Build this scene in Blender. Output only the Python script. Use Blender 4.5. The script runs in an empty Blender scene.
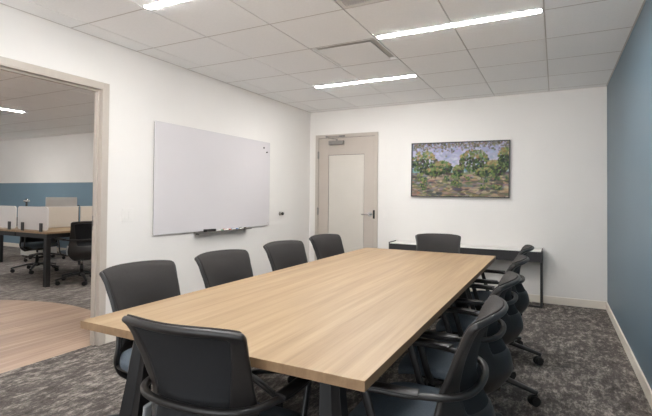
import bpy, bmesh, math, random
from mathutils import Vector, Matrix
random.seed(7)
PI = math.pi
scene = bpy.context.scene
COL = scene.collection

# ------------------------------------------------------------------ dimensions
XL, XR, YB, YF, H = -3.330, 0.518, 5.924, -2.60, 2.520      # room shell
WT = 0.086                                                  # partition thickness
OX0, OYF = -12.5, -1.60                                     # office beyond
DY0, DY1, DZ = 1.46, 2.42, 2.112                            # doorway in the left wall
T = 0.6096; GX = -0.0693; GY = 3.3477                       # ceiling grid

# ------------------------------------------------------------------ materials
def s2l(c):
    return tuple(((x/12.92) if x <= .04045 else ((x+.055)/1.055)**2.4) for x in [v/255 for v in c]) + (1,)

class NT:
    def __init__(s, name, rough=.6, spec=.5, metal=0.0):
        s.m = bpy.data.materials.new(name); s.m.use_nodes = True
        s.t = s.m.node_tree; s.b = s.t.nodes['Principled BSDF']
        s.b.inputs['Roughness'].default_value = rough
        s.b.inputs['Specular IOR Level'].default_value = spec
        s.b.inputs['Metallic'].default_value = metal
    def n(s, kind, **kw):
        nd = s.t.nodes.new(kind)
        for k, v in kw.items():
            if k in nd.inputs: nd.inputs[k].default_value = v
            else: setattr(nd, k, v)
        return nd
    def l(s, a, b): s.t.links.new(a, b)
    def coords(s, scale=(1, 1, 1), rot=(0, 0, 0), kind='Object'):
        tc = s.n('ShaderNodeTexCoord'); mp = s.n('ShaderNodeMapping')
        mp.inputs['Scale'].default_value = scale; mp.inputs['Rotation'].default_value = rot
        s.l(tc.outputs[kind], mp.inputs['Vector']); return mp.outputs['Vector']
    def noise(s, vec, scale, detail=4, rough=.55, dist=0):
        nd = s.n('ShaderNodeTexNoise'); nd.inputs['Scale'].default_value = scale
        nd.inputs['Detail'].default_value = detail; nd.inputs['Roughness'].default_value = rough
        nd.inputs['Distortion'].default_value = dist
        s.l(vec, nd.inputs['Vector']); return nd.outputs['Fac']
    def ramp(s, fac, stops):
        r = s.n('ShaderNodeValToRGB'); e = r.color_ramp.elements
        while len(e) < len(stops): e.new(.5)
        for k, (p, c) in enumerate(stops):
            e[k].position = p; e[k].color = s2l(c)
        s.l(fac, r.inputs['Fac']); return r.outputs['Color']
    def mix(s, fac, a, b, mode='MIX'):
        m = s.n('ShaderNodeMix'); m.data_type = 'RGBA'; m.blend_type = mode
        if isinstance(fac, (int, float)): m.inputs[0].default_value = fac
        else: s.l(fac, m.inputs[0])
        for v, i in ((a, 6), (b, 7)):
            if isinstance(v, tuple): m.inputs[i].default_value = v
            else: s.l(v, m.inputs[i])
        return m.outputs[2]
    def bump(s, h, strength=.2, dist=.002):
        b = s.n('ShaderNodeBump'); b.inputs['Strength'].default_value = strength
        b.inputs['Distance'].default_value = dist
        s.l(h, b.inputs['Height']); s.l(b.outputs['Normal'], s.b.inputs['Normal'])
    def col(s, c):
        if isinstance(c, tuple): s.b.inputs['Base Color'].default_value = c
        else: s.l(c, s.b.inputs['Base Color'])

def plain(name, rgb, rough=.6, spec=.5, metal=0., var=4, scale=8, bump=.0, bscale=300):
    k = NT(name, rough, spec, metal); v = k.coords()
    f = k.noise(v, scale)
    a = tuple(max(0, c-var) for c in rgb); b = tuple(min(255, c+var) for c in rgb)
    k.col(k.ramp(f, [(.3, a), (.7, b)]))
    if bump:
        k.bump(k.noise(v, bscale, 2), bump, .001)
    return k.m

M = {}
M['wall'] = plain('warm_white_wall_paint', (230, 226, 221), .75, .3, var=1.5, scale=2, bump=.08, bscale=260)
M['wall_blue'] = plain('blue_grey_wall_paint', (94, 114, 126), .42, .45, var=1.5, scale=2, bump=.05, bscale=260)
M['frame'] = plain('taupe_door_frame_paint', (188, 178, 167), .45, .5, var=2, scale=4)
M['leaf'] = plain('taupe_door_paint', (186, 175, 164), .5, .5, var=2, scale=4)
M['panel'] = plain('pale_door_panel', (205, 198, 188), .55, .4, var=2, scale=4)
M['base'] = plain('cream_baseboard', (226, 217, 204), .5, .5, var=2, scale=4)
M['tile'] = plain('white_ceiling_tile', (247, 246, 245), .9, .1, var=2, scale=60, bump=.25, bscale=420)
M['tee'] = plain('ceiling_grid_paint', (203, 197, 192), .5, .4, var=2)
M['white_metal'] = plain('white_enamel_metal', (216, 212, 207), .45, .4, var=2)
M['board'] = plain('white_glass_board', (212, 207, 208), .22, .5, var=1, scale=2)
M['alu'] = plain('brushed_aluminium', (150, 146, 142), .4, .5, .7, var=6, scale=40)
M['chrome'] = plain('polished_chrome', (200, 198, 195), .15, .5, 1., var=3)
M['black_plastic'] = plain('black_chair_plastic', (34, 31, 30), .38, .5, var=3, scale=30)
M['black_metal'] = plain('black_powder_coated_metal', (40, 38, 38), .45, .5, var=3, scale=20)
M['grey_metal'] = plain('graphite_table_leg_paint', (30, 28, 28), .45, .35, var=3, scale=20)
M['rubber'] = plain('black_rubber_wheel', (30, 29, 29), .6, .3, var=3, scale=30)
M['seat'] = plain('slate_blue_seat_fabric', (92, 101, 110), .8, .3, var=7, scale=220, bump=.4, bscale=700)
M['light_plastic'] = plain('pale_grey_plastic', (170, 171, 172), .4, .5, var=2)
M['cred'] = plain('charcoal_laminate', (42, 40, 41), .5, .5, var=3, scale=30)
M['cred_top'] = plain('white_laminate_top', (228, 224, 219), .35, .5, var=1)
M['plate'] = plain('white_switch_plastic', (230, 226, 221), .4, .5, var=1)
M['duct'] = plain('shaded_duct_cone_metal', (48, 45, 43), .6, .3, var=2)  # dark colour stands in for the shade up inside the diffuser slot
M['dark'] = plain('dark_void_metal', (34, 32, 31), .7, .2, var=2)
M['eraser'] = plain('black_eraser_felt', (42, 38, 38), .8, .2, var=4)
M['screen_white'] = plain('white_desk_screen_fabric', (226, 223, 221), .7, .3, var=2, scale=60)
M['screen_cream'] = plain('cream_desk_screen', (217, 208, 196), .7, .3, var=2, scale=60)
M['monitor'] = plain('silver_monitor_shell', (196, 191, 186), .35, .5, .3, var=2)
for nm, c in dict(green=(70, 130, 90), red=(198, 60, 50), pink=(214, 110, 100), blue=(45, 85, 165), sky=(80, 130, 190), black=(35, 33, 35), brown=(95, 85, 60)).items():
    M['cap_'+nm] = plain('marker_cap_'+nm, c, .4, .5, var=2)

def mesh_fabric():
    k = NT('charcoal_chair_mesh_fabric', .75, .3); v = k.coords()
    w = k.noise(v, 500, 2); big = k.noise(v, 12, 3)
    c = k.ramp(w, [(.3, (35, 32, 31)), (.7, (58, 54, 52))])
    k.col(k.mix(.25, c, k.ramp(big, [(.3, (38, 35, 34)), (.7, (50, 47, 45))])))
    k.bump(w, .5, .001); return k.m
M['mesh'] = mesh_fabric()
M['mesh_back'] = plain('black_back_mesh', (30, 30, 32), .7, .3, var=4, scale=400, bump=.4, bscale=600)

def wood(name, dark, mid, light, seed=0., grain=1.0, rough=.42, plank=None):
    k = NT(name, rough, .4)
    v1 = k.coords((26*grain, .9, 10)); v2 = k.coords((110*grain, 2.2, 40)); v3 = k.coords((7*grain, .35, 3))
    n1 = k.noise(v1, 1, 4, .6, .4); n2 = k.noise(v2, 1, 3, .6); n3 = k.noise(v3, 1, 2, .5, .6)
    c1 = k.ramp(n1, [(.28, dark), (.5, mid), (.74, light)])
    c2 = k.ramp(n2, [(.25, dark), (.6, light)])
    c3 = k.ramp(n3, [(.35, dark), (.65, light)])
    c = k.mix(.32, c1, c2); c = k.mix(.25, c, c3)
    if plank:
        v = k.coords((1, 1, 1), (0, 0, PI/2)); br = k.n('ShaderNodeTexBrick')
        br.offset = .37
        br.inputs['Scale'].default_value = 1; br.inputs['Mortar Size'].default_value = .0012
        br.inputs['Brick Width'].default_value = plank[0]; br.inputs['Row Height'].default_value = plank[1]
        br.inputs['Color1'].default_value = (.9, .9, .9, 1); br.inputs['Color2'].default_value = (1, 1, 1, 1)
        br.inputs['Mortar'].default_value = (.6, .58, .56, 1)
        k.l(v, br.inputs['Vector']); c = k.mix(.9, c, br.outputs['Color'], 'MULTIPLY')
    k.col(c); k.bump(n2, .08, .001); return k.m
M['oak'] = wood('light_oak_laminate', (122, 95, 67), (150, 123, 91), (172, 147, 114))
M['oak_edge'] = wood('oak_edge_band', (112, 86, 61), (132, 104, 76), (148, 120, 90))
M['floor_wood'] = wood('wood_plank_floor', (134, 106, 88), (172, 144, 122), (204, 178, 156), plank=(1.2, .18), rough=.5)

def carpet(name, sc, dark, mid, light, stretch=.5):
    k = NT(name, .95, .1)
    v = k.coords((1, stretch, 1)); 
    n1 = k.noise(v, 17*sc, 5, .75, .2); n2 = k.noise(v, 60*sc, 4, .75); n3 = k.noise(v, 4*sc, 3)
    vf = k.coords(); n4 = k.noise(vf, 160, 2)
    m1 = k.n('ShaderNodeMath', operation='MULTIPLY'); k.l(n1, m1.inputs[0]); m1.inputs[1].default_value = .55
    m2 = k.n('ShaderNodeMath', operation='MULTIPLY_ADD'); k.l(n2, m2.inputs[0]); m2.inputs[1].default_value = .33; k.l(m1.outputs[0], m2.inputs[2])
    m3 = k.n('ShaderNodeMath', operation='MULTIPLY_ADD'); k.l(n3, m3.inputs[0]); m3.inputs[1].default_value = .12; k.l(m2.outputs[0], m3.inputs[2])
    c = k.ramp(m3.outputs[0], [(.40, dark), (.5, mid), (.60, light)])
    k.col(k.mix(.16, c, k.ramp(n4, [(.3, (40, 38, 37)), (.7, (175, 165, 155))])))
    k.bump(n4, .6, .004); return k.m
M['carpet'] = carpet('mottled_grey_carpet', 1.0, (52, 48, 46), (94, 88, 84), (170, 161, 153), .45)
M['carpet_office'] = carpet('office_streaked_carpet', .9, (76, 71, 68), (116, 109, 104), (170, 162, 155), .35)

def emit(name, rgb, strength):
    k = NT(name, .5); k.col(s2l((240, 240, 240)))
    k.b.inputs['Emission Color'].default_value = s2l(rgb); k.b.inputs['Emission Strength'].default_value = strength
    return k.m
LIGHT = 84.0; WORLD = 4.5
M['lamp'] = emit('led_diffuser', (250, 250, 250), LIGHT)

# ------------------------------------------------------------------ mesh helpers
def add_box(bm, a, b, mi=0):
    vs = [bm.verts.new((x, y, z)) for z in (a[2], b[2]) for y in (a[1], b[1]) for x in (a[0], b[0])]
    out = []
    for f in ((0, 2, 3, 1), (4, 5, 7, 6), (0, 1, 5, 4), (2, 6, 7, 3), (0, 4, 6, 2), (1, 3, 7, 5)):
        fc = bm.faces.new([vs[i] for i in f]); fc.material_index = mi; out.append(fc)
    return out

def add_cyl(bm, p, q, r0, r1=None, seg=20, mi=0, cap=True):
    r1 = r0 if r1 is None else r1
    p, q = Vector(p), Vector(q); d = (q-p).normalized()
    a = d.orthogonal().normalized(); b = d.cross(a)
    A = [bm.verts.new(p+(a*math.cos(t)+b*math.sin(t))*r0) for t in [2*PI*i/seg for i in range(seg)]]
    B = [bm.verts.new(q+(a*math.cos(t)+b*math.sin(t))*r1) for t in [2*PI*i/seg for i in range(seg)]]
    for i in range(seg):
        f = bm.faces.new([A[i], A[(i+1) % seg], B[(i+1) % seg], B[i]]); f.material_index = mi; f.smooth = True
    if cap:
        for L in (A[::-1], B):
            f = bm.faces.new(L); f.material_index = mi
def add_lathe(bm, prof, centre=(0, 0, 0), seg=24, axis='Z'):
    rings = []
    for r, z in prof:
        ring = []
        for i in range(seg):
            t = 2*PI*i/seg
            if axis == 'Z': p = (r*math.cos(t), r*math.sin(t), z)
            elif axis == 'Y': p = (r*math.cos(t), z, r*math.sin(t))
            else: p = (z, r*math.cos(t), r*math.sin(t))
            ring.append(bm.verts.new(Vector(p)+Vector(centre)))
        rings.append(ring)
    for A, B in zip(rings, rings[1:]):
        for i in range(seg):
            f = bm.faces.new([A[i], A[(i+1) % seg], B[(i+1) % seg], B[i]]); f.smooth = True
    bm.faces.new(rings[0][::-1]); bm.faces.new(rings[-1])

def smooth_path(P, n=6):
    P = [Vector(p) for p in P]; out = []
    for i in range(len(P)-1):
        p0 = P[max(0, i-1)]; p1 = P[i]; p2 = P[i+1]; p3 = P[min(len(P)-1, i+2)]
        for k in range(n):
            t = k/n
            out.append(.5*((2*p1)+(-p0+p2)*t+(2*p0-5*p1+4*p2-p3)*t*t+(-p0+3*p1-3*p2+p3)*t**3))
    out.append(P[-1]); return out

def add_sweep(bm, path, w, h, up=(0, 0, 1), seg=12, power=3.0, taper=None):
    """rounded-rectangle section (w across, h along up) swept along the path"""
    up = Vector(up); rings = []
    N = len(path)
    for i, p in enumerate(path):
        d = (path[min(N-1, i+1)]-path[max(0, i-1)]).normalized()
        s = d.cross(up); s = s.normalized() if s.length > 1e-4 else d.orthogonal().normalized()
        u = s.cross(d).normalized(); k = 1 if taper is None else taper(i/(N-1))
        ring = []
        for j in range(seg):
            t = 2*PI*(j+.5)/seg; c, sn = math.cos(t), math.sin(t)
            x = math.copysign(abs(c)**(2/power), c)*w/2*k; y = math.copysign(abs(sn)**(2/power), sn)*h/2*k
            ring.append(bm.verts.new(p+s*x+u*y))
        rings.append(ring)
    for A, B in zip(rings, rings[1:]):
        for j in range(seg):
            f = bm.faces.new([A[j], A[(j+1) % seg], B[(j+1) % seg], B[j]]); f.smooth = True
    bm.faces.new(rings[0][::-1]); bm.faces.new(rings[-1])

def obj(name, bm, mats, parent=None, bevel=0, loc=None, sub=0, solid=0, seg=2):
    bmesh.ops.recalc_face_normals(bm, faces=bm.faces[:])
    me = bpy.data.meshes.new(name); bm.to_mesh(me); bm.free()
    o = bpy.data.objects.new(name, me); COL.objects.link(o)
    for m in (mats if isinstance(mats, (list, tuple)) else [mats]): me.materials.append(m)
    if loc: o.location = loc
    if parent: o.parent = parent
    if solid:
        s = o.modifiers.new('Solidify', 'SOLIDIFY'); s.thickness = solid; s.offset = 0
    if bevel:
        b = o.modifiers.new('Bevel', 'BEVEL'); b.width = bevel; b.segments = seg; b.limit_method = 'ANGLE'; b.angle_limit = .6
        b.harden_normals = False
    if sub:
        s = o.modifiers.new('Subdivision', 'SUBSURF'); s.levels = sub; s.render_levels = sub
    return o

def box(name, a, b, m, parent=None, bevel=0, loc=None):
    bm = bmesh.new(); add_box(bm, a, b); return obj(name, bm, m, parent, bevel, loc)
def struct(o, label=None):
    o['kind'] = 'structure'
    if label: o['label'] = label
    return o
def tag(o, label, cat, group=None):
    o['label'] = label; o['category'] = cat
    if group: o['group'] = group
    return o
def thing(name, label, cat, loc=(0, 0, 0), rz=0, group=None):
    o = bpy.data.objects.new(name, None); COL.objects.link(o); o.empty_display_size = .1
    o.location = loc; o.rotation_euler = (0, 0, rz); return tag(o, label, cat, group)
CH = {}
def copy_tree(o, parent=None):
    c = o.copy(); COL.objects.link(c)
    if parent: c.parent = parent
    for ch in [x for x in bpy.data.objects if x.parent == o]:
        copy_tree(ch, c)
    return c

# ------------------------------------------------------------------ room shell
def poly(name, pts, z, m, thick=.05):
    bm = bmesh.new()
    top = [bm.verts.new((x, y, z)) for x, y in pts]; bot = [bm.verts.new((x, y, z-thick)) for x, y in pts]
    bm.faces.new(top); bm.faces.new(bot[::-1])
    for i in range(len(pts)):
        j = (i+1) % len(pts); bm.faces.new([top[i], bot[i], bot[j], top[j]])
    return obj(name, bm, m)
SEAM = -3.392
struct(poly('floor', [(SEAM, YF-.1), (XR+.1, YF-.1), (XR+.1, YB+.1), (SEAM, YB+.1)], 0, M['carpet']))
arc = []
for i in range(41):
    t = math.radians(45.2+(180-45.2)*i/40)
    arc.append((-4.80+2.0*math.cos(t), 1.145+2.0*math.sin(t)))
arc[0] = (SEAM, arc[0][1])
wood_pts = [(SEAM, OYF-.1)]+arc+[(-6.80, OYF-.1)]
struct(poly('floor_wood', wood_pts, 0, M['floor_wood']))
cp = [(SEAM, YB+.1)]+[(SEAM, arc[0][1])]+arc[1:]+[(-6.80, OYF-.1), (OX0-.1, OYF-.1), (OX0-.1, YB+.1)]
struct(poly('floor_office', cp, 0, M['carpet_office']))

struct(box('wall_back', (XL-WT, YB, 0), (XR+.12, YB+.12, H+.2), M['wall']))
RW0, RW1, WB, WT_ = -2.40, -.90, .10, 2.46        # unseen side opening added in the blue wall to let fill daylight in
bm = bmesh.new()
add_box(bm, (XR, YF-.12, 0), (XR+.12, RW0, H+.2)); add_box(bm, (XR, RW1, 0), (XR+.12, YB, H+.2))
add_box(bm, (XR, RW0, 0), (XR+.12, RW1, WB)); add_box(bm, (XR, RW0, WT_), (XR+.12, RW1, H+.2))
struct(obj('wall_right', bm, M['wall_blue']))
FW0, FW1 = XL+1.00, XR-.12  # opening added behind the camera for fill daylight
bm = bmesh.new()
add_box(bm, (XL-WT, YF-.12, 0), (FW0, YF, H+.2)); add_box(bm, (FW1, YF-.12, 0), (XR, YF, H+.2))
add_box(bm, (FW0, YF-.12, 0), (FW1, YF, WB)); add_box(bm, (FW0, YF-.12, WT_), (FW1, YF, H+.2))
struct(obj('wall_front', bm, M['wall']))
def window(name, a, b, axis, label):  # frames for the unseen openings added to bring in fill daylight
    c = Vector(((a[0]+b[0])/2, (a[1]+b[1])/2, 0)); L = (b[0]-a[0]) if axis == 'X' else (b[1]-a[1])
    r = bpy.data.objects.new(name, None); COL.objects.link(r); struct(r, label); r.location = c; r.rotation_euler = (0, 0, 0 if axis == 'X' else PI/2)
    bm = bmesh.new(); h = L/2; n = max(1, round(L/1.2)); f = .04
    add_box(bm, (-h, -.03, WB), (h, .03, WB+f)); add_box(bm, (-h, -.03, WT_-f), (h, .03, WT_))
    for i in range(n+1):
        x = -h+f/2+(L-f)*i/n; add_box(bm, (x-f/2, -.03, WB+f), (x+f/2, .03, WT_-f))
    obj('window_frame', bm, M['white_metal'], r)
    return r
bm = bmesh.new()
add_box(bm, (XL-WT, YF, 0), (XL, DY0, H+.2)); add_box(bm, (XL-WT, DY1, 0), (XL, YB, H+.2))
add_box(bm, (XL-WT, DY0, DZ), (XL, DY1, H+.2))
struct(obj('wall_left', bm, M['wall']))

# office shell
OB = YB+.02
bm = bmesh.new(); add_box(bm, (OX0, OB, 1.49), (XL-WT, OB+.1, H+.2)); struct(obj('wall_office_back', bm, M['wall']))
bm = bmesh.new(); add_box(bm, (OX0, OB, 0), (XL-WT, OB+.1, 1.49))
window('fill_window_1', (FW0, YF-.06), (FW1, YF-.06), 'X', 'unseen window added in the front wall for fill daylight')
window('fill_window_2', (XR+.06, RW0), (XR+.06, RW1), 'Y', 'unseen window added in the near blue wall for fill daylight')
M['office_blue'] = plain('office_blue_wall_paint', (112, 136, 150), .5, .4, var=1.5, scale=2)
struct(obj('wall_office_dado', bm, M['office_blue']))
struct(box('wall_office_left', (OX0-.1, OYF, 0), (OX0, OB+.1, H+.2), M['wall']))
bm = bmesh.new()
add_box(bm, (OX0-.1, OYF-.1, 0), (OX0+.4, OYF, H+.2)); add_box(bm, (-10.2, OYF-.1, 0), (XL-WT, OYF, H+.2))  # opening added in the unseen office front to brighten the office
add_box(bm, (OX0+.4, OYF-.1, 0), (-10.2, OYF, WB)); add_box(bm, (OX0+.4, OYF-.1, WT_), (-10.2, OYF, H+.2))
struct(obj('wall_office_front', bm, M['wall']))
window('fill_window_3', (OX0+.4, OYF-.05), (-10.2, OYF-.05), 'X', 'unseen window added in the office front for fill daylight')

# ceiling: slab, tiles with gaps, inverted tees in the gaps (holes left for the light slots, diffuser and grille)
def tiles(name, x0, x1, y0, y1, gx, gy, skip=(), slots=()):
    xs = [x0]; k = math.ceil((x0-gx)/T+1e-6)
    while gx+k*T < x1-.02: xs.append(gx+k*T); k += 1
    xs.append(x1)
    ys = [y0]; k = math.ceil((y0-gy)/T+1e-6)
    while gy+k*T < y1-.02: ys.append(gy+k*T); k += 1
    ys.append(y1)
    bm = bmesh.new(); g = .0050
    for i in range(len(xs)-1):
        for j in range(len(ys)-1):
            a, b, c, d = xs[i], xs[i+1], ys[j], ys[j+1]
            cx, cy = (a+b)/2, (c+d)/2
            if any(abs(cx-s[0]) < .2 and abs(cy-s[1]) < .2 for s in skip): continue
            gl = gb = gr = gt = g
            if i == 0: gl = 0
            if i == len(xs)-2: gr = 0
            if j == 0: gb = 0
            if j == len(ys)-2: gt = 0
            for (sx0, sx1, sy) in slots:
                if sx0-.01 < cx < sx1+.01:
                    if abs(c-sy) < .05: gb = .035
                    if abs(d-sy) < .05: gt = .035
            add_box(bm, (a+gl, c+gb, H), (b-gr, d-gt, H+.016))
    o = struct(obj(name, bm, M['tile']))
    bm = bmesh.new()
    add_box(bm, (x0, y0, H+.0165), (x1, y1, H+.03))
    # slightly proud tee along the long runs
    for x in xs[1:-1]:
        add_box(bm, (x-.0032, y0, H+.006), (x+.0032, y1, H+.0164))
    for y in ys[1:-1]:
        for a, b in zip(xs, xs[1:]):
            if any(sx0-.01 < (a+b)/2 < sx1+.01 and abs(y-sy) < .05 for sx0, sx1, sy in slots): continue
            add_box(bm, (a+.0051, y-.0046, H-.0009), (b-.0051, y+.0046, H+.002))
    # wall angle
    add_box(bm, (x0, y0, H-.001), (x0+.012, y1, H+.0005)); add_box(bm, (x1-.012, y0, H-.001), (x1, y1, H+.0005))
    add_box(bm, (x0+.012, y1-.012, H-.001), (x1-.012, y1, H+.0005))
    struct(obj(name+'_grid', bm, M['tee']))
    return xs, ys
gx = lambda k: GX-k*T
SL = [(gx(2), gx(0), GY), (gx(4), gx(2), GY+2*T), (gx(4), gx(2), GY-2*T), (gx(2), gx(0), GY-4*T)]
vent_c = ((gx(2)+gx(3))/2, GY+T/2); grille_c = ((gx(2)+gx(1))/2, GY-1.5*T)
tiles('ceiling', XL, XR, YF, YB, GX, GY, skip=(vent_c, grille_c), slots=SL[:4])
tiles('ceiling_office', OX0, XL-WT, OYF, OB, -5.3, 2.78)

# baseboards
bh, bt = .088, .014
def baseb(name, a, b):
    bm = bmesh.new(); add_box(bm, a, b); struct(obj(name, bm, M['base'], bevel=.003))
baseb('baseboard_back', (-2.226, YB-bt, 0), (XR, YB, bh))
baseb('baseboard_back_office', (OX0, OB-bt, 0), (XL-WT, OB, bh))
baseb('baseboard_right', (XR-bt, YF, 0), (XR, YB-bt, bh))
baseb('baseboard_left', (XL, DY1+.051, 0), (XL+bt, YB, bh))
baseb('baseboard_corner', (XL+bt, YB-bt, 0), (-3.226, YB, bh))
baseb('baseboard_front', (XL, YF, 0), (XR-bt, YF+bt, bh))

# ------------------------------------------------------------------ doorway frame in the left wall
r = bpy.data.objects.new('door_1', None); COL.objects.link(r); struct(r, 'open taupe metal door frame in the left wall')
r.location = (XL-WT/2, (DY0+DY1)/2, 0)
def rel(o, root):
    o.parent = root; o.location = Vector(o.location)-Vector(root.location); return o
bm = bmesh.new()
fx0, fx1 = XL-WT-.012, XL+.012; rv = .05
for y0, y1 in ((DY0-rv, DY0), (DY1, DY1+rv)):
    add_box(bm, (fx0, y0, 0), (fx0+.0118, y1, DZ+rv)); add_box(bm, (fx1-.0118, y0, 0), (fx1, y1, DZ+rv))
add_box(bm, (fx0, DY0, DZ), (fx0+.0118, DY1, DZ+rv)); add_box(bm, (fx1-.0118, DY0, DZ), (fx1, DY1, DZ+rv))
# jamb lining, then the raised stop
for y0, y1 in ((DY0, DY0+.010), (DY1-.010, DY1)):
    add_box(bm, (fx0, y0, 0), (fx1, y1, DZ))
add_box(bm, (fx0, DY0+.01, DZ-.010), (fx1, DY1-.01, DZ))
for y0, y1 in ((DY0+.01, DY0+.026), (DY1-.026, DY1-.010)):
    add_box(bm, (XL-.062, y0, 0), (XL-.030, y1, DZ-.01))
add_box(bm, (XL-.062, DY0+.026, DZ-.026), (XL-.030, DY1-.026, DZ-.010))
rel(obj('door_frame', bm, M['frame'], bevel=.0025), r)
bm = bmesh.new(); add_box(bm, (XL-.094, DY1-.0125, .94), (XL-.066, DY1-.0102, 1.06))
rel(obj('strike_plate', bm, M['alu']), r)
bm = bmesh.new(); add_box(bm, (XL-.087, DY1-.0132, .975), (XL-.073, DY1-.0122, 1.025))
rel(obj('strike_hole', bm, M['dark']), r)

# ------------------------------------------------------------------ closed door in the back wall
r = bpy.data.objects.new('door_2', None); COL.objects.link(r); struct(r, 'closed taupe door with pale panel in the back wall')
r.location = (-2.73, YB, 0)
ax, bx, zt = -3.225, -2.226, 2.162; fw = .05; lx0, lx1, lz = ax+fw, bx-fw, zt-fw
bm = bmesh.new()
add_box(bm, (ax, YB-.022, 0), (lx0, YB, zt)); add_box(bm, (lx1, YB-.022, 0), (bx, YB, zt)); add_box(bm, (lx0, YB-.022, lz), (lx1, YB, zt))
rel(obj('door_frame', bm, M['frame'], bevel=.003), r)
bm = bmesh.new(); add_box(bm, (lx0, YB-.0015, 0), (lx1, YB-.0005, lz)); rel(obj('door_rebate', bm, M['dark']), r)
px0, px1, pz0, pz1 = -3.007, -2.434, .25, 1.858; g = .004
yf, yb = YB-.014, YB-.002
bm = bmesh.new()
add_box(bm, (lx0+g, yf, .008), (px0, yb, lz-g)); add_box(bm, (px1, yf, .008), (lx1-g, yb, lz-g))
add_box(bm, (px0, yf, pz1), (px1, yb, lz-g)); add_box(bm, (px0, yf, .008), (px1, yb, pz0))
leaf = rel(obj('door_leaf', bm, M['leaf'], bevel=.0015), r)
bm = bmesh.new(); add_box(bm, (px0+.005, yf+.004, pz0+.005), (px1-.005, yb, pz1-.005))
rel(obj('door_panel', bm, M['panel'], bevel=.002), r)
for z in (.28, 1.02, 1.86):
    bm = bmesh.new(); add_cyl(bm, (lx0+.001, YB-.027, z-.055), (lx0+.001, YB-.027, z+.055), .0075, seg=12)
    add_box(bm, (lx0-.014, YB-.0235, z-.05), (lx0+.016, YB-.0222, z+.05)); rel(obj('hinge', bm, M['alu']), r)
bm = bmesh.new()
hx, hz = -2.335, .995
add_cyl(bm, (hx, yf, hz), (hx, yf-.012, hz), .034, seg=28); add_cyl(bm, (hx, yf-.012, hz), (hx, yf-.055, hz), .011, seg=16)
add_sweep(bm, smooth_path([(hx+.012, yf-.052, hz), (hx-.03, yf-.054, hz), (hx-.08, yf-.052, hz-.001), (hx-.118, yf-.045, hz-.003)]), .016, .02)
rel(obj('door_handle', bm, M['chrome']), r)
bm = bmesh.new(); add_box(bm, (lx1-.016, YB-.0262, hz-.06), (lx1+.012, YB-.0225, hz+.06)); rel(obj('strike_plate', bm, M['dark']), r)
# closer: body on the leaf, elbow arms up to the frame head
bm = bmesh.new(); add_box(bm, (-2.985, yf-.055, 2.005), (-2.745, yf, 2.062)); cl = rel(obj('door_closer', bm, M['alu'], bevel=.006), r)
bm = bmesh.new()
add_cyl(bm, (-2.86, yf-.03, 2.062), (-2.86, yf-.03, 2.082), .014)
add_sweep(bm, smooth_path([(-2.86, yf-.03, 2.084), (-2.90, yf-.12, 2.088), (-2.94, yf-.21, 2.10)], 4), .022, .008)
add_sweep(bm, smooth_path([(-2.94, yf-.21, 2.108), (-2.86, yf-.12, 2.118), (-2.78, yf-.02, 2.13)], 4), .018, .008)
add_cyl(bm, (-2.94, yf-.21, 2.094), (-2.94, yf-.21, 2.114), .012)
add_box(bm, (-2.82, yf-.03, 2.118), (-2.74, YB-.0222, 2.14))
rel(obj('closer_arm', bm, M['alu']), r)

# ------------------------------------------------------------------ ceiling fittings
def strip(label, x0, x1, y, axis='X', zc=H):
    L = x1-x0
    t = thing('linear_ceiling_light', label, 'ceiling light', ((x0+x1)/2, y, zc) if axis == 'X' else (y, (x0+x1)/2, zc), 0 if axis == 'X' else PI/2, 'slot lights in the ceiling grid')
    w = .033; bm = bmesh.new(); h = L/2-.007
    add_box(bm, (-h, -w, -.001), (h, -w+.008, .0155)); add_box(bm, (-h, w-.008, -.001), (h, w, .0155))
    add_box(bm, (-h, -w+.008, -.001), (-h+.012, w-.008, .0155)); add_box(bm, (h-.012, -w+.008, -.001), (h, w-.008, .0155))
    obj('light_trim', bm, M['white_metal'], t)
    bm = bmesh.new(); add_box(bm, (-h+.013, -w+.009, -.004), (h-.013, w-.009, .0155)); obj('diffuser', bm, M['lamp'], t)
    return t
strip('long glowing slot light ending near the blue wall', *SL[0])
strip('glowing slot light farthest back, beyond the square air diffuser', *SL[1])
strip('glowing slot light cut by the top edge above the whiteboard', *SL[2])
strip('slot light over the near end of the meeting room', *SL[3])
strip('glowing slot light in the office beyond the doorway', 2.80, 4.03, -7.42, 'Y', H-.002)
for k, (x, y0) in enumerate([(-4.9, 3.9), (-4.9, .2), (-9.8, 3.6)]):
    strip(['office slot light near the far office wall beside the doorway', 'office slot light over the wood floor',
           'office slot light over the farther desks', 'office slot light left of the wood floor', 'office slot light by the end wall'][k], y0, y0+1.22, x, 'Y', H-.002)

# square plaque air diffuser
t = thing('ceiling_air_diffuser', 'square white plaque air diffuser with dark slot in ceiling', 'air vent', (vent_c[0], vent_c[1], H))
bm = bmesh.new(); q = T/2-.007; f = .012; dep = .10
o4 = [(-q, -q), (q, -q), (q, q), (-q, q)]
def ring(s, z): return [bm.verts.new((x*s/q, y*s/q, z)) for x, y in o4]
R0 = ring(q, .0); R1 = ring(q-f, .0); R2 = ring(q-.035, .03); R4 = ring(q, .016)
for A, B in ((R4, R0), (R0, R1), (R1, R2)):
    for i in range(4): bm.faces.new([A[i], A[(i+1) % 4], B[(i+1) % 4], B[i]])
obj('diffuser_frame', bm, M['tile'], t)
bm = bmesh.new(); R2 = ring(q-.035, .03); R3 = ring(q-.06, .075)
for i in range(4): bm.faces.new([R2[i], R2[(i+1) % 4], R3[(i+1) % 4], R3[i]])
bm.faces.new(R3); obj('duct_cone', bm, M['duct'], t)
bm = bmesh.new(); add_box(bm, (-q+.040, -q+.055, -.004), (q-.060, q-.030, -.001)); obj('plaque', bm, M['tile'], t)
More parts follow.
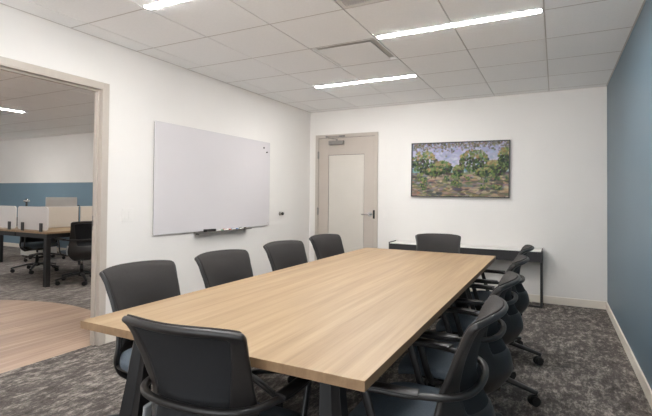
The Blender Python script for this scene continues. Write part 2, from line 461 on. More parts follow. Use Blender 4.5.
for sx, sy in ((-1, -1), (1, -1), (1, 1), (-1, 1)):
    bm = bmesh.new(); add_box(bm, (sx*.12-.008, sy*.12-.008, -.0008), (sx*.12+.008, sy*.12+.008, .0745)); obj('hanger', bm, M['alu'], t)
# egg-crate return grille
t = thing('ceiling_return_grille', 'square grey egg-crate return grille at the top edge of the ceiling', 'air vent', (grille_c[0], grille_c[1], H))
bm = bmesh.new()
add_box(bm, (-q, -q, 0), (q, -q+.03, .014)); add_box(bm, (-q, q-.03, 0), (q, q, .014)); add_box(bm, (-q, -q+.03, 0), (-q+.03, q-.03, .014)); add_box(bm, (q-.03, -q+.03, 0), (q, q-.03, .014))
obj('grille_frame', bm, M['white_metal'], t)
bm = bmesh.new(); n = 30; s = (2*q-.06)/n
for i in range(1, n):
    c = -q+.03+i*s
    add_box(bm, (c-.0012, -q+.03, .001), (c+.0012, q-.03, .013)); add_box(bm, (-q+.03, c-.0012, .0012), (q-.03, c+.0012, .0128))
obj('egg_crate', bm, M['tee'], t)
bm = bmesh.new(); add_box(bm, (-q+.03, -q+.03, .0142), (q-.03, q-.03, .016)); obj('filter_backing', bm, M['alu'], t)

# ------------------------------------------------------------------ whiteboard, tray, markers
WY0, WY1, WZ0, WZ1 = 2.945, 4.822, .862, 1.932
t = thing('whiteboard', 'large frameless white glass board mounted on the left wall', 'whiteboard', (XL, (WY0+WY1)/2, WZ0))
hw = (WY1-WY0)/2
bm = bmesh.new(); add_box(bm, (.012, -hw, 0), (.020, hw, WZ1-WZ0)); obj('glass_panel', bm, M['board'], t, bevel=.0015)
bm = bmesh.new(); add_box(bm, (0, -hw+.006, .006), (.0118, hw-.006, WZ1-WZ0-.006)); obj('backing', bm, M['alu'], t)
bm = bmesh.new(); add_box(bm, (.0202, hw-.045, .03), (.0206, hw-.03, .036)); obj('corner_mark', bm, M['alu'], t)
tray = thing('marker_tray', 'narrow grey metal tray fixed below the whiteboard', 'tray', (XL, 3.92, .845))
bm = bmesh.new()
add_box(bm, (0, -.44, 0), (.085, .44, .004)); add_box(bm, (.081, -.44, .004), (.085, .44, .012)); add_box(bm, (0, -.44, .004), (.004, .44, .017))
obj('tray_shelf', bm, M['alu'], tray)
for y in (-.40, .40):
    bm = bmesh.new(); add_box(bm, (0, y-.01, -.02), (.03, y+.01, -.0002)); obj('bracket', bm, M['alu'], tray)
e = thing('whiteboard_eraser', 'black felt whiteboard eraser at the near end of the tray', 'eraser', (XL+.0505, 3.67, .8492))
bm = bmesh.new(); add_box(bm, (-.024, -.072, 0), (.024, .072, .016)); obj('felt_pad', bm, M['eraser'], e, bevel=.003)
bm = bmesh.new(); add_box(bm, (-.025, -.075, .0162), (.025, .075, .032)); obj('grip', bm, M['black_plastic'], e, bevel=.005)
mk = [('green', 3.825, .066, 'green-capped marker next to the black eraser on the tray'), ('red', 3.895, .03, 'red-capped marker behind, towards the eraser on the tray'),
      ('pink', 3.951, .066, 'pale red-capped marker at the middle of the tray front'), ('blue', 4.04, .03, 'dark blue-capped marker lying at the back of the tray'),
      ('sky', 4.078, .066, 'light blue-capped marker lying at the front of the tray'), ('black', 4.185, .03, 'black-capped marker at the back near the far tray end'),
      ('brown', 4.225, .066, 'olive-capped marker at the far end of the tray front')]
for c, y, dx, lb in mk:
    m = thing('whiteboard_marker', lb, 'marker', (XL+dx, y, .849), 0, 'whiteboard markers on the tray')
    bm = bmesh.new(); add_lathe(bm, [(.008, -.075), (.0085, -.073), (.0085, -.001)], (0, 0, .0096), 16, 'Y'); obj('marker_body', bm, M['plate'], m)
    bm = bmesh.new(); add_lathe(bm, [(.0092, -.0008), (.0092, .042), (.0075, .046)], (0, 0, .0096), 16, 'Y'); obj('cap', bm, M['cap_'+c], m)
for k, (y, z) in enumerate(((4.681, 1.853), (4.748, 1.802))):
    bm = bmesh.new(); add_lathe(bm, [(.009, 0), (.009, .008), (.007, .010)], (0, 0, 0), 16, 'X')
    tag(obj('magnet', bm, M['dark'], loc=(XL+.0202, y, z)), ['upper small dark magnet in the top far corner of the whiteboard', 'lower small dark magnet in the top far corner of the whiteboard'][k], 'magnet', 'magnets on the whiteboard')
t = thing('wall_door_stop', 'small dark round door stop on wall right of the whiteboard', 'door stop', (XL, 5.10, 1.003))
bm = bmesh.new(); add_lathe(bm, [(.026, 0), (.024, .006), (.011, .012), (.011, .034)], (0, 0, 0), 20, 'X'); obj('stop_base', bm, M['alu'], t)
bm = bmesh.new(); add_lathe(bm, [(.019, .0342), (.021, .04), (.019, .056), (.010, .060)], (0, 0, 0), 20, 'X'); obj('bumper', bm, M['rubber'], t)

# ------------------------------------------------------------------ switches
t = thing('light_switch', 'white double rocker light switch on wall beside the open doorway', 'light switch', (XL, 2.675, 1.06))
bm = bmesh.new(); add_box(bm, (0, -.058, -.058), (.006, .058, .058)); obj('switch_plate', bm, M['plate'], t, bevel=.002)
for y in (-.023, .023):
    bm = bmesh.new(); add_box(bm, (.0062, y-.0165, -.033), (.010, y+.0165, .033)); obj('rocker', bm, M['plate'], t, bevel=.002)
t = thing('light_switch', 'white single rocker light switch right of the closed door', 'light switch', (-2.115, YB, 1.005))
bm = bmesh.new(); add_box(bm, (-.036, -.006, -.058), (.036, 0, .058)); obj('switch_plate', bm, M['plate'], t, bevel=.002)
bm = bmesh.new(); add_box(bm, (-.0165, -.010, -.033), (.0165, -.0062, .033)); obj('rocker', bm, M['plate'], t, bevel=.002)

# ------------------------------------------------------------------ framed picture (generic loose landscape)
PX0, PX1, PZ0, PZ1 = -1.738, -.497, 1.245, 1.966
pw, ph = PX1-PX0, PZ1-PZ0
t = thing('framed_landscape_picture', 'wide landscape picture in thin dark frame on the back wall', 'picture', ((PX0+PX1)/2, YB, (PZ0+PZ1)/2))
t.rotation_euler = (0, math.radians(.5), 0)
bm = bmesh.new(); a, b = pw/2, ph/2; fw2 = .014
for q1, q2 in (((-a, -.035, -b), (a, -.002, -b+fw2)), ((-a, -.035, b-fw2), (a, -.002, b)), ((-a, -.035, -b+fw2), (-a+fw2, -.002, b-fw2)), ((a-fw2, -.035, -b+fw2), (a, -.002, b-fw2))):
    add_box(bm, q1, q2)
obj('picture_frame', bm, M['black_metal'], t)
NXp, NZp = 260, 150
W_, H_ = 2*(a-fw2), 2*(b-fw2)
rnd = random.Random(5)
pix = [[(0, 0, 0)]*(NXp+1) for _ in range(NZp+1)]
def lerp(p, q, k): return tuple(p[i]*(1-k)+q[i]*k for i in range(3))
for j in range(NZp+1):
    v = j/NZp
    for i in range(NXp+1):
        if v > .52: c = lerp((178, 176, 190), (142, 146, 178), (v-.52)/.48)
        elif v > .44: c = (112, 140, 140)
        else: c = lerp((112, 100, 88), (146, 134, 104), v/.44)
        pix[j][i] = c
def dab(cx, cz, rx, rz, c, k=.8, ang=0):
    co, si = math.cos(ang), math.sin(ang); R = max(rx, rz)*1.777
    for j in range(max(0, int((cz-R)*NZp)), min(NZp, int((cz+R)*NZp)+1)+1):
        if j > NZp: break
        for i in range(max(0, int((cx-R)*NXp)), min(NXp, int((cx+R)*NXp)+1)+1):
            if i > NXp: break
            dx = (i/NXp-cx)*1.0; dz = (j/NZp-cz)*.58
            x = dx*co+dz*si; z = -dx*si+dz*co
            d = (x/rx)**2+(z/(rz*.58))**2
            if d < 1: pix[j][i] = lerp(pix[j][i], c, k*(1-d*d*.6))
def jit(c, s=18):
    q = rnd.uniform(-s, s); return tuple(min(250, max(10, v+q+rnd.uniform(-s, s)*.5)) for v in c)
for _ in range(420): dab(rnd.random(), rnd.uniform(.5, 1), rnd.uniform(.01, .035), rnd.uniform(.012, .03), jit(rnd.choice([(176, 172, 200), (150, 152, 186), (196, 190, 204), (140, 146, 172)])), .5, rnd.uniform(-.6, .6))
for _ in range(260): dab(rnd.random(), rnd.uniform(.44, .53), rnd.uniform(.008, .025), rnd.uniform(.01, .02), jit(rnd.choice([(84, 140, 150), (96, 126, 150), (120, 150, 140), (186, 190, 188), (88, 110, 78)])), .7)
for _ in range(650):
    dab(rnd.random(), rnd.uniform(0, .44), rnd.uniform(.015, .055), rnd.uniform(.012, .03), jit(rnd.choice([(160, 138, 112), (116, 118, 82), (92, 98, 74), (178, 158, 132), (144, 112, 96), (78, 74, 78), (70, 66, 66), (126, 120, 128)])), .7, rnd.uniform(-.3, .3))
# rounded clumps of trees spread evenly along a meadow, darker hedge below
clumps = [(.13, .64, .14, .22), (.33, .54, .10, .12), (.50, .47, .05, .10), (.66, .66, .15, .20), (.87, .52, .11, .14), (.97, .70, .07, .2), (.24, .46, .09, .07), (.76, .45, .08, .07)]
for cx, cz, rx, rz in clumps:
    for s in (-.3, .2): 
        for q in range(4): dab(cx+s*rx, cz-rz*.75-q*.02, .005, .02, (74, 60, 54), .8)
    for _ in range(300):
        an = rnd.uniform(0, 2*PI); rr = math.sqrt(rnd.random())
        x, z = cx+rx*rr*math.cos(an), cz+rz*rr*math.sin(an)
        base = rnd.choice([(44, 62, 40), (76, 96, 54), (34, 46, 38), (104, 116, 66), (60, 56, 50)]) if z < cz+rz*.25 else rnd.choice([(106, 122, 72), (140, 134, 88), (84, 102, 62), (150, 126, 90)])
        dab(x, z, rnd.uniform(.008, .02), rnd.uniform(.012, .03), jit(base), .8, rnd.uniform(0, PI))
for _ in range(26):    # low bushes and their soft dark patches
    x, z = rnd.random(), rnd.uniform(.12, .40)
    dab(x, z-.02, .05, .02, (72, 68, 66), .5)
    for q in range(14): dab(x+rnd.uniform(-.025, .025), z+rnd.uniform(-.02, .045), .01, .02, jit(rnd.choice([(70, 92, 54), (96, 112, 64), (52, 74, 56), (128, 128, 78)])), .8)
for _ in range(340):   # leafy fringe along the top
    x = rnd.random(); z = 1-abs(rnd.gauss(0, .07))
    dab(x, z, rnd.uniform(.006, .016), rnd.uniform(.01, .024), jit(rnd.choice([(98, 92, 70), (116, 108, 86), (76, 80, 58), (130, 112, 100)])), .65, rnd.uniform(0, PI))
bm = bmesh.new(); cl_ = bm.loops.layers.float_color.new('paint')
gv = [[bm.verts.new((-W_/2+W_*i/NXp, -.024, -H_/2+H_*j/NZp)) for i in range(NXp+1)] for j in range(NZp+1)]
for j in range(NZp):
    for i in range(NXp):
        f = bm.faces.new([gv[j][i], gv[j][i+1], gv[j+1][i+1], gv[j+1][i]])
        for lp, (jj, ii) in zip(f.loops, ((j, i), (j, i+1), (j+1, i+1), (j+1, i))): lp[cl_] = s2l(pix[jj][ii])
k = NT('loose_landscape_paint', .6, .3); at = k.n('ShaderNodeAttribute'); at.attribute_name = 'paint'; k.col(at.outputs['Color'])
obj('canvas', bm, k.m, t)
bm = bmesh.new(); add_box(bm, (-W_/2, -.02, -H_/2), (W_/2, -.002, H_/2)); obj('backing_board', bm, M['dark'], t)

# ------------------------------------------------------------------ credenza along the back wall
CX0, CX1, CY0, CY1 = -1.957, -.133, 5.622, 5.908
t = thing('console_table', 'long low charcoal console table with white top against back wall', 'console table', ((CX0+CX1)/2, (CY0+CY1)/2, 0))
hx, hy = (CX1-CX0)/2, (CY1-CY0)/2
bm = bmesh.new(); add_box(bm, (-hx+.010, -hy+.006, .513), (hx-.010, hy-.004, .6298)); obj('console_body', bm, M['cred'], t, bevel=.001)
bm = bmesh.new(); add_box(bm, (-hx+.012, -hy+.004, .630), (hx-.012, hy-.004, .6398)); obj('console_top', bm, M['cred_top'], t)
for s in (-1, 1):
    bm = bmesh.new(); x0, x1 = sorted((s*hx, s*(hx-.0095))); add_box(bm, (x0, -hy, .510), (x1, hy-.004, .650)); obj('end_panel', bm, M['cred'], t)
for s in (-1, 1):
    bm = bmesh.new(); w = .022
    x0, x1 = sorted((s*hx, s*(hx-w)))
    add_box(bm, (x0, -hy, 0), (x1, -hy+w, .5098)); add_box(bm, (x0, hy-w-.004, 0), (x1, hy-.004, .5098)); add_box(bm, (x0, -hy+w, 0), (x1, hy-w-.004, w))
    obj('leg_frame', bm, M['black_metal'], t)
bm = bmesh.new(); add_box(bm, (-hx+.0222, -hy, 0), (hx-.0222, -hy+.022, .022)); obj('floor_rail', bm, M['black_metal'], t)

# ------------------------------------------------------------------ meeting table
TX0, TX1, TY0, TY1, TZ, TT = -1.662, -.457, 1.126, 4.103, .740, .030
t = thing('meeting_table', 'long rectangular light oak meeting table on black splayed legs', 'table', ((TX0+TX1)/2, (TY0+TY1)/2, 0))
hx, hy = (TX1-TX0)/2, (TY1-TY0)/2
bm = bmesh.new(); fs = add_box(bm, (-hx, -hy, TZ-TT), (hx, hy, TZ))
for i, f in enumerate(fs): f.material_index = 0 if i == 1 else 1
obj('tabletop', bm, [M['oak'], M['oak_edge']], t, bevel=.0012)
def table_leg(cx, cy, sx, sy):
    bm = bmesh.new()
    # folded blade: V-shaped section, widening and splaying outwards towards the floor
    rows = []
    for k in range(9):
        q = k/8; z = .655*(1-q)+.012*q
        ox = cx+sx*(.02+.06*q); oy = cy+sy*(.0+.05*q); w = .034+.040*q; d = .030+.018*q
        pts = [(-w, -d), (-.004, -d*.45), (w, -d), (w, d*.5), (0, d), (-w, d*.5)]
        rows.append([bm.verts.new((ox+a_*1.0, oy+b_*(-sy if sy < 0 else 1)*(1), z)) for a_, b_ in pts])
    for A, B in zip(rows, rows[1:]):
        for i in range(6): bm.faces.new([A[i], A[(i+1) % 6], B[(i+1) % 6], B[i]])
    bm.faces.new(rows[0]); bm.faces.new(rows[-1][::-1])
    lg = obj('leg', bm, M['grey_metal'], t, bevel=.002)
    bm = bmesh.new(); add_cyl(bm, (cx+sx*.08, cy+sy*.05, 0), (cx+sx*.08, cy+sy*.05, .0118), .025); obj('foot', bm, M['rubber'], lg)
for sy in (-1, 1):
    yy = -(hy-.17) if sy < 0 else hy-.70
    for sx in (-1, 1): table_leg(sx*.405, yy, sx, sy)
    bm = bmesh.new(); add_box(bm, (-hx+.07, yy-.035, .656), (hx-.07, yy+.035, .7098)); obj('cross_beam', bm, M['black_metal'], t, bevel=.002)
for x in (-.30, .30):
    bm = bmesh.new(); add_box(bm, (x-.025, -hy+.2055, .665), (x+.025, hy-.7355, .7098)); obj('long_beam', bm, M['black_metal'], t, bevel=.002)

# ------------------------------------------------------------------ chair
def interp(tab, z):
    if z <= tab[0][0]: return tab[0][1]
    for (a_, va), (b_, vb) in zip(tab, tab[1:]):
        if z <= b_:
            k = (z-a_)/(b_-a_); k = k*k*(3-2*k); return va+(vb-va)*k
    return tab[-1][1]
WID = [(.32, .13), (.36, .185), (.42, .222), (.50, .214), (.60, .202), (.70, .207), (.79, .215), (.865, .226)]
CEN = [(.32, -.135), (.36, -.20), (.43, -.250), (.50, -.235), (.56, -.200), (.62, -.176), (.70, -.184), (.78, -.210), (.83, -.242), (.868, -.288)]
SID = [(.32, -.09), (.36, -.100), (.43, -.092), (.50, -.078), (.60, -.100), (.70, -.140), (.80, -.178), (.84, -.197), (.868, -.224)]
def bp(p, z):
    ui = .60+.24*min(1, max(0, (z-.50)/.33)); a = abs(p)
    u = math.copysign(a/.80*ui if a <= .80 else ui+(a-.80)/.20*(1-ui), p)
    zz = z-(.014*abs(u)**4*(z-.6)/.265 if z > .6 else 0)
    c, e = interp(CEN, z), interp(SID, z)
    return Vector((u*interp(WID, z), c+(e-c)*abs(u)**2.0, zz))
def patch(us, zs, keep, off=0):
    bm = bmesh.new(); V = {}
    def gv(i, j):
        if (i, j) not in V: 
            p0 = bp(us[i], zs[j]); nn = Vector((0, 0, 0))
            if off:
                e = .004; nn = -(bp(us[i]+e, zs[j])-bp(us[i]-e, zs[j])).cross(bp(us[i], min(.868, zs[j]+e))-bp(us[i], zs[j]-e)).normalized()
                if nn.y < 0: nn = -nn
            V[(i, j)] = bm.verts.new(p0+nn*off)
        return V[(i, j)]
    for j in range(len(zs)-1):
        for i in range(len(us)-1):
            if keep((us[i]+us[i+1])/2, (zs[j]+zs[j+1])/2):
                f = bm.faces.new([gv(i, j), gv(i+1, j), gv(i+1, j+1), gv(i, j+1)]); f.smooth = True
    return bm
US = [-1, -.95, -.88, -.80, -.76, -.6, -.4, -.2, 0, .2, .4, .6, .76, .80, .88, .95, 1]
ZS = [.32, .34, .36, .39, .43, .47, .50, .53, .56, .59, .62, .66, .70, .74, .78, .81, .826, .84, .853, .865]
RAD = math.radians
def make_chair(label, cat='chair', group=None):
    t = thing('meeting_chair', label, cat, (0, 0, 0), 0, group)
    inner = lambda u, z: abs(u) < .78 and .515 < z < .84
    panel = lambda u, z: abs(u) < .86 and .49 < z < .85
    o = obj('back_frame', patch(US, ZS, lambda u, z: not inner(u, z)), M['black_plastic'], t, sub=1, solid=.022)
    o.modifiers['Solidify'].use_rim = True
    o = obj('back_mesh', patch(US, ZS, panel), M['mesh_back'], t, sub=1, solid=.012)
    o = obj('front_cover', patch(US, ZS, lambda u, z: abs(u) < .97 and .47 < z, .0125), M['mesh'], t, sub=1, solid=.009)
    # seat pad with waterfall front
    bm = bmesh.new(); nx, ny = 12, 12; sz = .455
    def seat_pt(i, j, top):
        u = -1+2*i/nx; v = -1+2*j/ny
        x = .236*u*math.sqrt(1-.22*v*v*abs(v))*(1 if v > 0 else 1-.30*abs(v)**2.2); y = .045+.215*v*math.sqrt(1-.20*u*u*abs(u))
        dz = -.030*max(0, (v-.35)/.65)**2-.010*(u*u)**2+.006*u*u-.008*math.exp(-3*(u*u+(v+.3)**2))
        return Vector((x, y, sz+dz if top else sz-.038+dz*.9))
    Tt = [[bm.verts.new(seat_pt(i, j, True)) for j in range(ny+1)] for i in range(nx+1)]
    Bb = [[bm.verts.new(seat_pt(i, j, False)) for j in range(ny+1)] for i in range(nx+1)]
    for i in range(nx):
        for j in range(ny):
            bm.faces.new([Tt[i][j], Tt[i+1][j], Tt[i+1][j+1], Tt[i][j+1]]).smooth = True
            bm.faces.new([Bb[i][j], Bb[i][j+1], Bb[i+1][j+1], Bb[i+1][j]]).smooth = True
    edge = [(i, 0) for i in range(nx)]+[(nx, j) for j in range(ny)]+[(i, ny) for i in range(nx, 0, -1)]+[(0, j) for j in range(ny, 0, -1)]
    for k_ in range(len(edge)):
        (a_, b_), (c_, d_) = edge[k_], edge[(k_+1) % len(edge)]
        bm.faces.new([Tt[a_][b_], Bb[a_][b_], Bb[c_][d_], Tt[c_][d_]]).smooth = True
    obj('seat', bm, M['seat'], t, bevel=.011, seg=3)
    bm = bmesh.new()
    for f_ in (1,):
        rows = []
        for z, s in ((.4155, .93), (.400, .90), (.388, .72)):
            rows.append([bm.verts.new((.238*s*math.copysign(abs(math.cos(q_))**.55, math.cos(q_)), .025+.228*s*math.copysign(abs(math.sin(q_))**.55, math.sin(q_)), z)) for q_ in [2*PI*i/28 for i in range(28)]])
        for A, B in zip(rows, rows[1:]):
            for i in range(28): bm.faces.new([A[i], A[(i+1) % 28], B[(i+1) % 28], B[i]]).smooth = True
        bm.faces.new(rows[0]); bm.faces.new(rows[-1][::-1])
    obj('seat_pan', bm, M['black_plastic'], t)
    # arm loop: one band round the back and forward on both sides
    P = [(-.262, .23), (-.260, .12), (-.256, 0), (-.236, -.07), (-.212, -.135), (-.162, -.180), (-.09, -.203), (0, -.210)]
    P = P+[(-x, y) for x, y in P[-2::-1]]
    bm = bmesh.new(); add_sweep(bm, smooth_path([(x, y, .610) for x, y in P], 5), .026, .020)
    obj('arm_loop', bm, M['black_plastic'], t)
    for s in (-1, 1):
        bm = bmesh.new(); add_sweep(bm, smooth_path([(s*.260, .245, .621), (s*.259, .12, .623), (s*.256, 0, .623), (s*.247, -.05, .621)], 5), .050, .013)
        obj('armrest', bm, M['black_plastic'], t)
        bm = bmesh.new(); add_sweep(bm, smooth_path([(s*.260, .13, .602), (s*.259, .105, .52), (s*.256, .08, .435), (s*.235, .06, .398), (s*.15, .04, .385)], 5), .030, .016, up=(s, 0, .1))
        obj('arm_support', bm, M['black_plastic'], t)
    bm = bmesh.new(); add_sweep(bm, smooth_path([(-.226, -.098, .410), (-.232, -.104, .45), (-.230, -.108, .49), (-.222, -.112, .532)], 4), .036, .012, up=(1, 0, 0))
    lt = obj('lumbar_bracket', bm, M['light_plastic'], t); lt['label'] = 'pale grey lumbar bracket'
    # mechanism, gas column, base
    bm = bmesh.new(); add_box(bm, (-.075, -.10, .345), (.075, .13, .3875)); add_box(bm, (-.04, -.205, .335), (.04, -.10, .368)); obj('tilt_mechanism', bm, M['black_plastic'], t, bevel=.008)
    bm = bmesh.new(); add_cyl(bm, (.07, .05, .368), (.215, .06, .362), .006, seg=10); add_cyl(bm, (.215, .06, .362), (.255, .062, .360), .011, seg=12); obj('height_lever', bm, M['black_plastic'], t)
    bm = bmesh.new(); add_cyl(bm, (0, 0, .24), (0, 0, .3448), .0155); c_ = obj('gas_lift', bm, M['chrome'], t)
    bm = bmesh.new(); add_cyl(bm, (0, 0, .145), (0, 0, .2398), .0255, .024); obj('gas_lift_sleeve', bm, M['black_plastic'], t)
    bm = bmesh.new(); add_lathe(bm, [(.030, .085), (.045, .092), (.048, .125), (.038, .140), (.027, .1448)], seg=24)
    for k_ in range(5):
        an = RAD(115)+k_*2*PI/5; dx, dy = math.cos(an), math.sin(an)
        pth = smooth_path([(dx*.03, dy*.03, .118), (dx*.12, dy*.12, .117), (dx*.24, dy*.24, .095), (dx*.345, dy*.345, .072)], 5)
        add_sweep(bm, pth, .050, .036, taper=lambda q_: 1-.36*q_, power=2.8)
    base = obj('star_base', bm, M['black_plastic'], t)
    for k_ in range(5):
        an = RAD(115)+k_*2*PI/5; cx, cy = .336*math.cos(an), .336*math.sin(an)
        sw = an+PI/2+[.5, -.3, .9, .1, -.7][k_]; ax_ = Vector((math.cos(sw), math.sin(sw), 0)); fw_ = Vector((-ax_.y, ax_.x, 0))
        c0 = Vector((cx, cy, .030))+fw_*.016
        bm = bmesh.new()
        for s in (-1, 1): add_cyl(bm, c0+ax_*s*.006, c0+ax_*s*.026, .030, .027, seg=22)
        add_cyl(bm, c0-ax_*.0058, c0+ax_*.0058, .024, seg=18)
        add_cyl(bm, Vector((cx, cy, .034)), Vector((cx, cy, .0605)), .0095, seg=12)
        obj('caster', bm, M['rubber'], t)
    return t
RAD = math.radians
GC = 'black mesh chairs around the meeting table'
def face(dx, dy): return math.atan2(-dx, dy)          # local +y turned to (dx, dy)
spots = [
    # x, y, direction faced, label
    (-1.005, 1.20, face(-.07, 1), 'black mesh-back chair nearest the camera, seen from behind at table end'),
    (-1.765, 1.66, face(1, -.07), 'black mesh chair on whiteboard side nearest the open doorway'),
    (-1.735, 2.28, face(1, -.13), 'second black mesh chair from the doorway on the whiteboard side'),
    (-1.75, 3.03, face(.98, -.19), 'third black mesh chair from the doorway on the whiteboard side'),
    (-1.765, 3.78, face(1, -.22), 'black mesh chair on whiteboard side nearest the closed door'),
    (-1.00, 4.33, face(.28, -1), 'black mesh chair at far table end, in front of the console table'),
    (-.432, 1.64, face(-1, .0), 'largest black chair on the blue wall side, nearest the camera'),
    (-.432, 2.28, face(-1, .0), 'second black chair from the camera on the blue wall side'),
    (-.432, 3.04, face(-1, .0), 'third black chair from the camera on the blue wall side'),
    (-.432, 3.78, face(-1, .0), 'fourth and last black chair on the blue wall side, overlapping console table'),
]
proto = None
for x, y, rz, lb in spots:
    if proto is None: proto = make_chair(lb, 'chair', GC); c = proto
    else: c = copy_tree(proto)
    c.location = (x, y, 0); c.rotation_euler = (0, 0, rz); c['label'] = lb; c['group'] = GC
    if 'whiteboard side' in lb:          # swivelled bases: castors stay clear of the neighbouring chair
        for o in bpy.data.objects:
            if o.parent == c and o.name.split('.')[0] in ('star_base', 'caster'): o.rotation_euler.z = RAD(54-115)-rz

# ------------------------------------------------------------------ office beyond the doorway
def desk(x0, x1, y0, y1, side, label, z=.73, inner=True):
    """bench desk; side=+1: user edge on +X"""
    t = thing('office_desk', label, 'desk', ((x0+x1)/2, (y0+y1)/2, 0), 0, 'office bench desks')
    hx, hy = (x1-x0)/2, (y1-y0)/2
    bm = bmesh.new(); add_box(bm, (-hx+.003, -hy, z-.025), (hx-.003, hy, z)); obj('desktop', bm, M['oak'], t, bevel=.002)
    ux = hx-.03 if side > 0 else -hx+.03
    bm = bmesh.new()
    for yy in (-hy+.01, hy-.06): add_box(bm, (-hx+.01, yy, z-.085), (hx-.01, yy+.05, z-.0252))
    a_, b_ = sorted((ux, ux-side*.05)); add_box(bm, (a_, -hy+.0602, z-.085), (b_, hy-.0602, z-.0252))
    obj('desk_frame', bm, M['grey_metal'], t)
    for yy in (-hy+.01, hy-.07):
        a_, b_ = sorted((side*(hx-.01), side*(hx-.075)))
        bm = bmesh.new(); add_box(bm, (a_, yy, 0), (b_, yy+.06, z-.0852)); obj('leg', bm, M['grey_metal'], t, bevel=.003)
        if yy < 0 and inner: continue
        a_, b_ = sorted((-side*(hx-.005), -side*(hx-.055)))
        bm = bmesh.new(); add_box(bm, (a_, yy, 0), (b_, yy+.06, z-.0852)); obj('leg', bm, M['grey_metal'], t, bevel=.003)
    return t
SPX, DEY = -6.73, 3.56
desk(SPX, -5.99, DEY, DEY+1.5, 1, 'oak-topped office desk nearest the doorway, right half of the bench')
desk(SPX-.745, SPX-.003, DEY, DEY+1.5, -1, 'oak-topped office desk at the left edge, left half of the bench')

def end_screen(x0, x1, y, label):
    t = thing('desk_screen', label, 'desk screen', ((x0+x1)/2, y, .73), 0, 'white end screens on the bench')
    h = (x1-x0)/2; r_ = .04; zb, zt_ = .02, .335
    prof = []
    for cx, cz, a0 in ((h-r_, zt_-r_, 0), (-h+r_, zt_-r_, 90), (-h+r_, zb+r_, 180), (h-r_, zb+r_, 270)):
        for k_ in range(6):
            an = RAD(a0+18*k_); prof.append((cx+r_*math.cos(an), cz+r_*math.sin(an)))
    bm = bmesh.new(); A = [bm.verts.new((x, -.009, z)) for x, z in prof]; B = [bm.verts.new((x, .009, z)) for x, z in prof]
    bm.faces.new(A); bm.faces.new(B[::-1])
    for i in range(len(prof)): bm.faces.new([A[i], A[(i+1) % len(prof)], B[(i+1) % len(prof)], B[i]])
    obj('screen_panel', bm, M['screen_white'], t)
    for x in (-h*.62, h*.62):
        bm = bmesh.new(); add_box(bm, (x-.03, -.022, .0005), (x+.03, -.0095, .115)); obj('clamp', bm, M['black_metal'], t, bevel=.002)
end_screen(SPX+.03, -6.01, DEY+.03, 'white rounded desk end screen nearest the doorway with two black clamps')
end_screen(SPX-.73, SPX-.03, DEY+.03, 'white rounded desk end screen cut by the left picture edge')
def spine(y0, y1, label):
    t = thing('desk_divider', label, 'desk divider', (SPX, (y0+y1)/2, .73), 0, 'cream dividers along the bench')
    h = (y1-y0)/2
    bm = bmesh.new(); add_box(bm, (-.012, -h+.012, .004), (.012, h-.012, .310)); obj('divider_panel', bm, M['screen_cream'], t, bevel=.003)
    bm = bmesh.new(); add_box(bm, (-.013, -h+.008, .3105), (.013, h-.008, .322)); obj('top_rail', bm, M['white_metal'], t)
    bm = bmesh.new(); add_box(bm, (-.012, h-.0115, .0), (.012, h-.002, .340)); obj('post', bm, M['black_metal'], t)
spine(DEY+.06, 4.50, 'cream divider screen standing along the middle of the bench')
desk(SPX, -5.99, DEY+1.51, DEY+2.25, 1, 'far oak-topped office desk behind the mesh office chair')
spine(4.52, 5.30, 'short cream divider screen partly hidden by the doorway frame')

def monitor(x, y, zc, w, h, rz, label, arm=True):
    t = thing('monitor', label, 'monitor', (x, y, .73), rz, 'monitors beyond the bench screens')
    bm = bmesh.new(); add_box(bm, (-w/2, -.012, zc-.73-h/2), (w/2, .012, zc-.73+h/2)); obj('monitor_shell', bm, M['monitor'], t, bevel=.006)
    bm = bmesh.new(); add_box(bm, (-w/2+.008, .0122, zc-.73-h/2+.008), (w/2-.008, .0135, zc-.73+h/2-.008)); obj('display', bm, M['dark'], t)
    bm = bmesh.new(); add_sweep(bm, smooth_path([(0, -.02, zc-.73-.06), (0, -.10, zc-.73-.10), (0, -.06, .04), (0, -.06, .008)], 6), .05, .02, up=(1, 0, 0)); obj('stand', bm, M['black_metal'], t)
    bm = bmesh.new(); add_cyl(bm, (0, -.06, 0), (0, -.06, .0078), .10, seg=28); obj('stand_base', bm, M['black_metal'], t)
monitor(-6.98, 4.38, 1.035, .50, .31, PI/2, 'silver-backed monitor rising above the cream divider')
bm = bmesh.new()
t = thing('guessed_desk_lamp', 'small dark unidentified object built as desk lamp with chrome head above the white end screen', 'lamp', (-7.0, 3.86, .73))  # unidentified small object, shaped as a desk lamp by guess
bm = bmesh.new(); add_cyl(bm, (0, 0, 0), (0, 0, .44), .014); obj('pole', bm, M['black_metal'], t)
bm = bmesh.new(); add_sweep(bm, [Vector((-.06, 0, .40)), Vector((.06, 0, .405))], .03, .03); obj('lamp_head', bm, M['chrome'], t)
# pedestals
def pedestal(x, y, label):
    t = thing('drawer_pedestal', label, 'drawer unit', (x, y, 0), 0, 'white drawer pedestals under the bench')
    bm = bmesh.new(); add_box(bm, (-.27, -.2, .03), (.25, .2, .56)); obj('cabinet', bm, M['plate'], t, bevel=.003)
    for k_ in range(3):
        bm = bmesh.new(); add_box(bm, (.2502, -.195, .04+.173*k_), (.268, .195, .205+.173*k_)); d = obj('drawer', bm, M['plate'], t, bevel=.002)
        bm = bmesh.new(); add_box(bm, (.2682, -.06, .17+.173*k_), (.276, .06, .18+.173*k_)); obj('handle', bm, M['alu'], d)
    bm = bmesh.new(); add_box(bm, (-.25, -.18, 0), (.23, .18, .0298)); obj('plinth', bm, M['dark'], t)
pedestal(-6.36, 5.45, 'white drawer pedestal under the far desk behind the mesh chair')
pedestal(-9.15, 5.30, 'white drawer pedestal beside the office wall at the left edge')
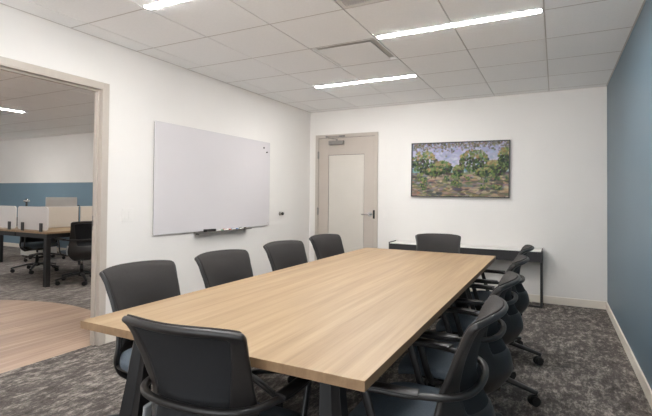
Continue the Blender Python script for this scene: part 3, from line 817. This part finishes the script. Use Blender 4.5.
# a second bench farther left
SP2 = -9.65
desk(SP2, -8.86, 4.44, 5.85, 1, 'farther dark-legged office desk at the left picture edge')
GO = 'black mesh chairs in the office'
for x, y, rz, lb in [(-5.97, 4.05, face(-1, .25), 'black mesh office chair with back turned, beside the doorway frame'),
                     (-7.42, 4.27, face(1, .05), 'black office chair pushed under the bench behind the desk leg'),
                     (-8.55, 5.05, face(-1, .2), 'farthest black office chair near the left picture edge')]:
    c = copy_tree(proto); c.location = (x, y, 0); c.rotation_euler = (0, 0, rz); c['label'] = lb; c['group'] = GO
    c.name = 'office_chair'

# ------------------------------------------------------------------ camera
F, Y0P, YAW, CH_, ROLL, PIT = 445.6292, 188.7488, .4757, 1.236, .0095, .0182
cy_, sy_ = math.cos(YAW), math.sin(YAW)
right = Vector((cy_, sy_, 0)); fh = Vector((-sy_, cy_, 0)); up = Vector((0, 0, 1))
fwd = fh*math.cos(PIT)+up*math.sin(PIT); up2 = up*math.cos(PIT)-fh*math.sin(PIT)
cr, sr = math.cos(ROLL), math.sin(ROLL)
r_r = right*cr+up2*sr; u_r = -right*sr+up2*cr
cam = bpy.data.cameras.new('camera'); co = bpy.data.objects.new('camera', cam); COL.objects.link(co)
mw = Matrix((( r_r.x, u_r.x, -fwd.x, 0), (r_r.y, u_r.y, -fwd.y, 0), (r_r.z, u_r.z, -fwd.z, CH_), (0, 0, 0, 1)))
co.matrix_world = mw
cam.sensor_fit = 'HORIZONTAL'; cam.sensor_width = 36; cam.lens = F/652*36
cam.shift_x = 0; cam.shift_y = -(208-Y0P)/652; cam.clip_start = .02
scene.camera = co

# ------------------------------------------------------------------ world and view
w = bpy.data.worlds.new('world'); scene.world = w; w.use_nodes = True
nt = w.node_tree; tc = nt.nodes.new('ShaderNodeTexCoord'); sx_ = nt.nodes.new('ShaderNodeSeparateXYZ'); rp = nt.nodes.new('ShaderNodeValToRGB')
rp.color_ramp.elements[0].position = .0; rp.color_ramp.elements[0].color = (.96, .98, 1.0, 1)          # added glow below the horizon, brightens the ceiling through the added openings
rp.color_ramp.elements[1].position = .02; rp.color_ramp.elements[1].color = (.18, .20, .22, 1)
nt.links.new(tc.outputs['Generated'], sx_.inputs[0]); nt.links.new(sx_.outputs['Z'], rp.inputs['Fac']); nt.links.new(rp.outputs['Color'], nt.nodes['Background'].inputs['Color'])
w.node_tree.nodes['Background'].inputs['Strength'].default_value = WORLD
vs = scene.view_settings
vs.view_transform = 'Standard'; vs.look = 'None'; vs.gamma = 1; vs.exposure = 0.93; vs.use_curve_mapping = False
try:
    scene.cycles.max_bounces = 16; scene.cycles.diffuse_bounces = 10; scene.cycles.glossy_bounces = 4
except Exception: pass
